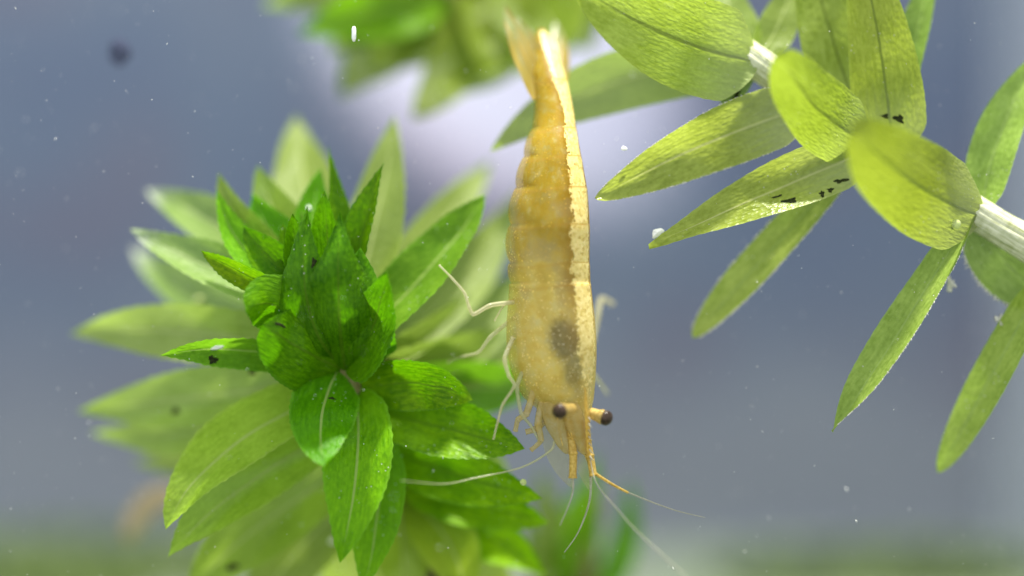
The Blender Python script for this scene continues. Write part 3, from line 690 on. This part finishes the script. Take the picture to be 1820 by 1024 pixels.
leg([(950, 690, -1.0), (936, 736, -1.1), (920, 746, -1.0), (916, 766, -.8)], .17, .10, 'clearbase')
leg([(966, 705, -.9), (956, 752, -1.0), (962, 784, -.8), (944, 800, -.6)], .19, .10, 'clearbase')
leg([(975, 712, -.5), (966, 750, -.6), (950, 764, -.6), (934, 768, -.6)], .19, .12, 'clearbase')
leg([(1052, 606, 2.6), (1061, 566, 3.4), (1068, 529, 4.0), (1090, 540, 4.4)], .18, .10)
leg([(1050, 660, 2.2), (1066, 680, 3.0), (1080, 700, 4.0)], .12, .05, 'limbclear')
# stout clear bases that carry the feelers
for pts, r0 in [([(978, 715, -.8), (986, 748, -.9), (998, 778, -.8), (1010, 806, -.8)], .52), ([(1012, 720, -1.0), (1022, 752, -1.0), (1034, 786, -.8), (1042, 808, -.8)], .50)]:
    tube('antenna_base', [P(*p) for p in pts], [(0, r0), (.4, r0 * .9), (.8, r0 * .6), (1, r0 * .2)], M['clearbase'], shrimp, n=24, sides=14)
# scale blades beside the antenna bases
M_blade = limb_mat('scale_shell', (0.44, 0.44, 0.22), (0.56, 0.56, 0.34), 3, 0.78, rough=.2)
for b, m_, t, w, yb, yt in [((978, 735), (990, 800), (1019, 868), 42, -.4, -.6), ((1034, 765), (1038, 815), (1049, 872), 34, -.2, -.4)]:
    M['_b'] = M_blade
    leaf(shrimp, b, m_, t, w, yb, yt, '_b', fold=.3, power=.7, teeth=.1, wave=0, name='antennal_scale'); LEAF_POLYS.pop()
# feelers
def whisk(pts, r0, r1, mat, name, n=60, beads=0):
    pts3 = [P(*p) for p in pts]
    rad = (lambda t: (r0 + (r1 - r0) * t) * (1 + (.18 * math.sin(t * beads * 2 * math.pi) if beads else 0)))
    return tube(name, pts3, rad, M[mat], shrimp, n=n, sides=7)
def peduncle(pts, mat='gold'):
    return leg(pts, .20, .165, mat, 'antennule', n=40)
pr_ = peduncle([(1040, 748, -.6), (1043, 782, -.7), (1049, 812, -.8), (1055, 846, -.9)])
pl_ = peduncle([(1008, 740, -.7), (1015, 776, -.9), (1019, 808, -1.0), (1018, 850, -1.0)])
def whisk_on(parent, *a, **k):
    o = whisk(*a, **k); o.parent = parent; return o
whisk_on(pr_, [(1058, 842, -.9), (1090, 862, -.9), (1117, 876, -.9)], .075, .05, 'gold', 'flagellum', n=120, beads=22)
whisk_on(pr_, [(1115, 875, -.9), (1160, 893, -.8), (1203, 908, -.6), (1253, 920, -.4)], .042, .015, 'whisker', 'flagellum')
whisk_on(pr_, [(1050, 845, -.9), (1049, 884, -.9), (1039, 920, -.8), (1024, 953, -.7), (1003, 982, -.5)], .065, .02, 'whisker', 'flagellum', n=160, beads=40)
whisk_on(pl_, [(1018, 850, -1), (1018, 874, -1.2), (1009, 902, -1.6), (995, 934, -2)], .055, .02, 'whisker', 'flagellum', n=120, beads=30)
whisk([(985, 785, -.8), (977, 802, -1), (926, 831, -1.2), (842, 850, -1.8), (788, 860, -2.4), (712, 854, -3.2)], .065, .012, 'limbclear', 'antenna', n=80)
whisk([(1046, 790, -.8), (1059, 856, -1.4), (1098, 906, -2.4), (1130, 942, -3.0), (1178, 987, -3.8), (1235, 1040, -4.8)], .032, .02, 'whisker', 'antenna', n=80)
# thin golden lines on the head
whisk([(990, 742, -1.35), (994, 765, -1.2), (1000, 792, -1.1)], .035, .02, 'gold', 'head_stripe', n=20)
whisk([(1012, 742, -1.3), (1014, 764, -1.25), (1019, 784, -1.2)], .035, .02, 'gold', 'head_stripe', n=20)
# rostrum with its teeth
rost = [P(1040, 690, -2.25), P(1043, 740, -1.75), (P(1045, 790, -1.15)), P(1048, 828, -.8)]
tube('rostrum', rost, [(0, .03), (.3, .10), (.7, .08), (1, .02)], M['gold'], shrimp, n=30, sides=8)
for t in range(7):
    a = Vector(rost[1]).lerp(rost[3], t / 7.5); d = Vector((.22, -.16, -.22))
    v, f, u = tube_data([a + Vector((.03, -.03, 0)), a + d * .6, a + d], [.045, .03, .006], 6)
    mesh_obj('rostrum_tooth', v, f, M['whisker'], shrimp)

# eyes on stalks
def ellipsoid(c, r, axis=None, seg=24, rings=16, fn=None):
    q = Vector(axis).to_track_quat('Z', 'Y') if axis is not None else None
    v, f = [], []
    for i in range(rings + 1):
        a = math.pi * i / rings
        for k in range(seg):
            b = 2 * math.pi * k / seg
            d = Vector((math.sin(a) * math.cos(b) * r[0], math.sin(a) * math.sin(b) * r[1], math.cos(a) * r[2]))
            if fn: d = fn(d)
            if q: d = q @ d
            v.append(Vector(c) + d)
    for i in range(rings):
        for k in range(seg):
            k2 = (k + 1) % seg; f.append((i * seg + k, (i + 1) * seg + k, (i + 1) * seg + k2, i * seg + k2))
    return v, f
def eye_mat():
    m = NT('eye'); ob = m.n('TexCoord').outputs['Object']
    n = m.voro(ob, 14); c = m.noise(ob, 9, 3)
    col = m.ramp(c, [(.35, (0.010, 0.006, 0.004)), (.62, (0.075, 0.045, 0.028))])
    b = m.n('Bump', ins={'Strength': .5, 'Distance': .00003, 'Height': n}).outputs[0]
    return m.end(m.n('BsdfPrincipled', ins={'Base Color': col, 'Roughness': .3, 'Normal': b, 'Specular IOR Level': .2}).outputs[0])
M['eye'] = eye_mat()
for a, b, c in [((1017, 727, -2.0), (1006, 729, -2.4), (995, 731, -2.6)), ((1050, 734, -1.3), (1063, 739, -1.5), (1077, 743, -1.6))]:
    A, B, C = P(*a), P(*b), P(*c)
    st = tube('eyestalk', [A, B, B.lerp(C, .7)], [(0, .24), (.45, .27), (.8, .35), (1, .30)], M['amber'], shrimp, n=16, sides=16)
    v, f = ellipsoid(C, (.37, .34, .29), C - A)
    mesh_obj('eyeball', v, f, M['eye'], st)

# ------------------------------------------------------------------ debris resting on the blades
allv, allf = [], []
for v, f in LEAF_POLYS:
    k = len(allv); allv += v; allf += [tuple(i + k for i in q) for q in f]
bvh = BVHTree.FromPolygons(allv, allf)
def hit(px, py, fallback=0.0):
    o = Vector((0, -DIST, 0)); d = (P(px, py, 0) - o).normalized()
    loc, nrm, idx, dist = bvh.ray_cast(o, d)
    if loc is None: return P(px, py, fallback), Vector((0, -1, 0))
    if nrm.dot(d) > 0: nrm = -nrm
    return loc, nrm
def lump(name, px, py, wpx, hpx, ang, mat, label, cat, group=None, thick=.4, seed=0, lift=.3, jag=.25, fallback=0):
    c, nrm = hit(px, py, fallback); rr = random.Random(seed)
    a, b, t = wpx / 2 / PXMM, hpx / 2 / PXMM, thick * min(wpx, hpx) / 2 / PXMM
    ex = Vector((math.cos(R(ang)), 0, -math.sin(R(ang)))); ex = (ex - nrm * ex.dot(nrm)).normalized(); ey = nrm.cross(ex)
    ph = [rr.uniform(0, 6) for _ in range(6)]
    def fn(d):
        an = math.atan2(d.y, d.x); k = 1 + jag * (math.sin(3 * an + ph[0]) * .5 + math.sin(5 * an + ph[1]) * .35 + math.sin(8 * an + ph[2] + d.z * 9) * .3)
        return Vector((d.x * k, d.y * k, d.z * (1 + .3 * math.sin(4 * an + ph[3]))))
    v, f = ellipsoid((0, 0, 0), (a, b, t), None, 18, 10, fn)
    v = [c + ex * q.x + ey * q.y + nrm * (q.z + t * lift) for q in v]
    return tag(mesh_obj(name, v, f, M[mat], origin=c), label, cat, group)
for i, (x, y, w, h, a, lb) in enumerate([
    (1406, 357, 26, 13, -8, 'dark blocky algae flake, the largest on the lime leaf with speckled edge'),
    (1381, 350, 22, 5, -22, 'thin dark algae sliver beside the largest flake on the lime leaf'),
    (1461, 345, 9, 15, 0, 'small upright dark algae flake between sliver and leaf base on the lime leaf'),
    (1476, 338, 12, 9, -35, 'small dark algae flake close to the stem end of the speckled lime leaf'),
    (1492, 322, 26, 8, -10, 'faint dark algae smear above the small flake near the stem'),
    (1598, 211, 20, 13, 20, 'dark algae clump at the foot of the upright broad leaf'),
    (1573, 207, 16, 9, 0, 'brownish algae crumb next to the clump at the foot of the broad upright leaf'),
    (1308, 172, 13, 26, 25, 'long dark algae flake on the small leaf under the stem node'),
    (378, 640, 18, 16, 0, 'dark round algae dot under the curled leaf with the white grain'),
    (448, 662, 13, 12, 0, 'dark algae dot on the broad pale leaf below the leaf bud'),
    (590, 708, 14, 7, 0, 'dark algae flake on the short drooping leaf below the bud'),
    (312, 731, 16, 14, 0, 'blurred brown algae dot on the broad pale side leaf'),
    (498, 577, 26, 6, 10, 'dark streak of algae across the leaf bud'),
    (412, 1008, 30, 12, -15, 'dark algae streak on the lowest broad leaf of the bushy shoot'),
    (558, 466, 9, 17, 10, 'tiny dark pit of algae deep in the leaf bud')]):
    lump('algae_flake', x, y, w, h, a, 'debris_dark', lb, 'algae', 'dark algae flakes on the leaves', seed=i, thick=.16, lift=.0, jag=.5)
for i, (x, y, w, h, a, lb) in enumerate([
    (386, 617, 25, 11, -8, 'white oval grain lying on the curled side leaf'),
    (549, 370, 9, 8, 20, 'tiny white grain at the tip of the leaf bud'),
    (591, 962, 13, 12, 0, 'white crumb on the edge of the long drooping ribbed leaf'),
    (604, 1003, 8, 14, 0, 'white crumb at the tip of the long drooping ribbed leaf'),
    (1168, 414, 24, 14, -35, 'pale crust on the tip of the lime leaf with dark flakes'),
    (1109, 264, 11, 8, 10, 'white floating crumb beside the striped lime leaf')]):
    lump('lime_grain', x, y, w, h, a, 'debris_white', lb, 'grain', 'white grains among the leaves', seed=40 + i, thick=.5)
for i, (x, y, w, h, lb) in enumerate([(1776, 568, 16, 18, 'fluffy pale floc hanging below the short leaf under the thick stem'), (1690, 506, 16, 26, 'fluffy pale floc clinging where the short leaf meets the long narrow leaf')]):
    lump('floc', x, y, w, h, 0, 'floc', lb, 'debris', 'pale flocs', seed=70 + i, thick=.6, jag=.6, fallback=1.0)
# round droplets of gas
def bubble_mat():
    m = NT('bubble'); return m.end(m.n('BsdfPrincipled', ins={'Base Color': (0.72, 0.80, 0.35), 'Roughness': .08, 'IOR': 1.33, 'Transmission Weight': .55}).outputs[0])
M['bubble'] = bubble_mat()
for x, y, r, lb in [(1695, 397, 9, 'round yellowish bubble on the big leaf in front of the thick stem'), (930, 857, 6, 'small round bubble on the dark pointed leaf below the shrimp legs'), (357, 538, 9, 'pale round bubble on the blurred white-tipped leaf')]:
    c, nrm = hit(x, y); v, f = ellipsoid(c + nrm * r / PXMM * .6, (r / PXMM,) * 3, nrm, 20, 12)
    tag(mesh_obj('bubble', v, f, M['bubble'], origin=c), lb, 'bubble', 'bubbles on the leaves')
# white rod put in for a reflection on the front glass
v, f, u = tube_data([P(629, 47, -.3), P(629, 52, -.3), P(629, 68, -.3), P(629, 74, -.3)], [.05, .10, .10, .05], 10)
tag(mesh_obj('glint_rod', v, f, M['debris_white'], origin=P(629, 60, -.3)), 'short white upright rod put in for a glass reflection, in front of the blurred hanging shoot', 'glint_rod')
# dark spot and dead leaf behind
c = P(212, 92, 6.5)
rs = random.Random(9)
v, f = ellipsoid(c, (.50, .40, .62), None, 24, 14, lambda d: d * (1 + .08 * math.sin(5 * d.x + 7 * d.z) + .06 * math.sin(9 * d.y + 4 * d.x)))
tag(mesh_obj('algae_ball', v, f, simple('dark_algae_ball', (0.035, 0.04, 0.075), (0.06, 0.065, 0.11), 1, .9, tp=.45, spec=.05), origin=c), 'dark round blurred algae ball drifting alone in open blue-grey water', 'algae')
M['dead'] = leaf_mat('decayed_leaf', (0.30, 0.22, 0.14), (0.55, 0.45, 0.30), (0.5, .4, .3), (.6, .5, .3), tr=.3, tp=.1)
dead = root('dead_leaf', P(330, 880, 14), 'blurred curled brown dead leaf behind the lower side leaves', 'dead leaf')
leaf(dead, (330, 880), (265, 895), (225, 960), 46, 14, 16, 'dead', fold=.5, power=.5, n=20, name='blade')

# fuzz on old leaf margins: fine growth, joined per leaf
def fuzz(leaf_obj, side, count, mat, t0=.1, t1=.95, size=.09):
    me = leaf_obj.data; k = len(VLIST); n = len(me.vertices) // k - 1; rr = random.Random(count)
    off = Vector(leaf_obj.parent['_o']); v, f = [], []
    for i in range(count):
        t = rr.uniform(t0, t1) * n; a = int(t); q = t - a; j = 0 if side < 0 else k - 1
        p = me.vertices[a * k + j].co.lerp(me.vertices[(a + 1) * k + j].co, q); p2 = me.vertices[a * k + (1 if side < 0 else k - 2)].co
        d = (p - p2).normalized(); d = (d + Vector((rr.uniform(-.7, .7), rr.uniform(-.7, .7), rr.uniform(-.7, .7)))).normalized()
        L = size * rr.uniform(.5, 2.2); w = d.orthogonal().normalized() * .022 * rr.uniform(.6, 1.8); w2 = d.cross(w)
        b = len(v); c = p + off - d * .03
        v += [c + w, c - w * .5 + w2 * .87, c - w * .5 - w2 * .87, c + d * L]; f += [(b, b + 1, b + 3), (b + 1, b + 2, b + 3), (b + 2, b, b + 3)]
    o = mesh_obj('algae_fuzz', v, f, M['floc'], leaf_obj, smooth=False); o['kind'] = 'stuff'; return o
fuzz(rl[4], 1, 300, 'floc'); fuzz(rl[4], -1, 160, 'floc'); fuzz(rl[5], 1, 200, 'floc', size=.06); fuzz(rl[7], 1, 160, 'floc', size=.16); fuzz(rl[7], -1, 160, 'floc', size=.16); fuzz(rl[2], 1, 140, 'floc', size=.05); fuzz(rl[2], -1, 140, 'floc', size=.05)

# drifting particles in the water: beyond counting
rr = random.Random(5); v, f = [], []
for i in range(2500):
    y = rr.choice([rr.gauss(-.5, 3.0), rr.uniform(-9, 30)])
    c = P(rr.uniform(-60, 1880), rr.uniform(-40, 1064), y)
    s = .008 + .022 * rr.random() ** 4 + (.012 if rr.random() < .02 else 0); st = 1 if rr.random() < .85 else rr.uniform(2, 5)
    ax_ = Vector((rr.uniform(-1, 1), rr.uniform(-1, 1), rr.uniform(-1, 1))).normalized(); o1 = ax_.orthogonal().normalized(); o2 = ax_.cross(o1)
    b = len(v); v += [c + ax_ * s * st, c - ax_ * s * st, c + o1 * s, c - o1 * s, c + o2 * s, c - o2 * s]
    for a_, b_ in ((2, 4), (4, 3), (3, 5), (5, 2)): f += [(b, b + a_, b + b_), (b + 1, b + b_, b + a_)]
tag(mesh_obj('floating_particles', v, f, M['debris_white'], smooth=True), 'fine white particles drifting all through the water', 'particles', kind='stuff')

for o in bpy.data.objects:
    if '_o' in o: del o['_o']
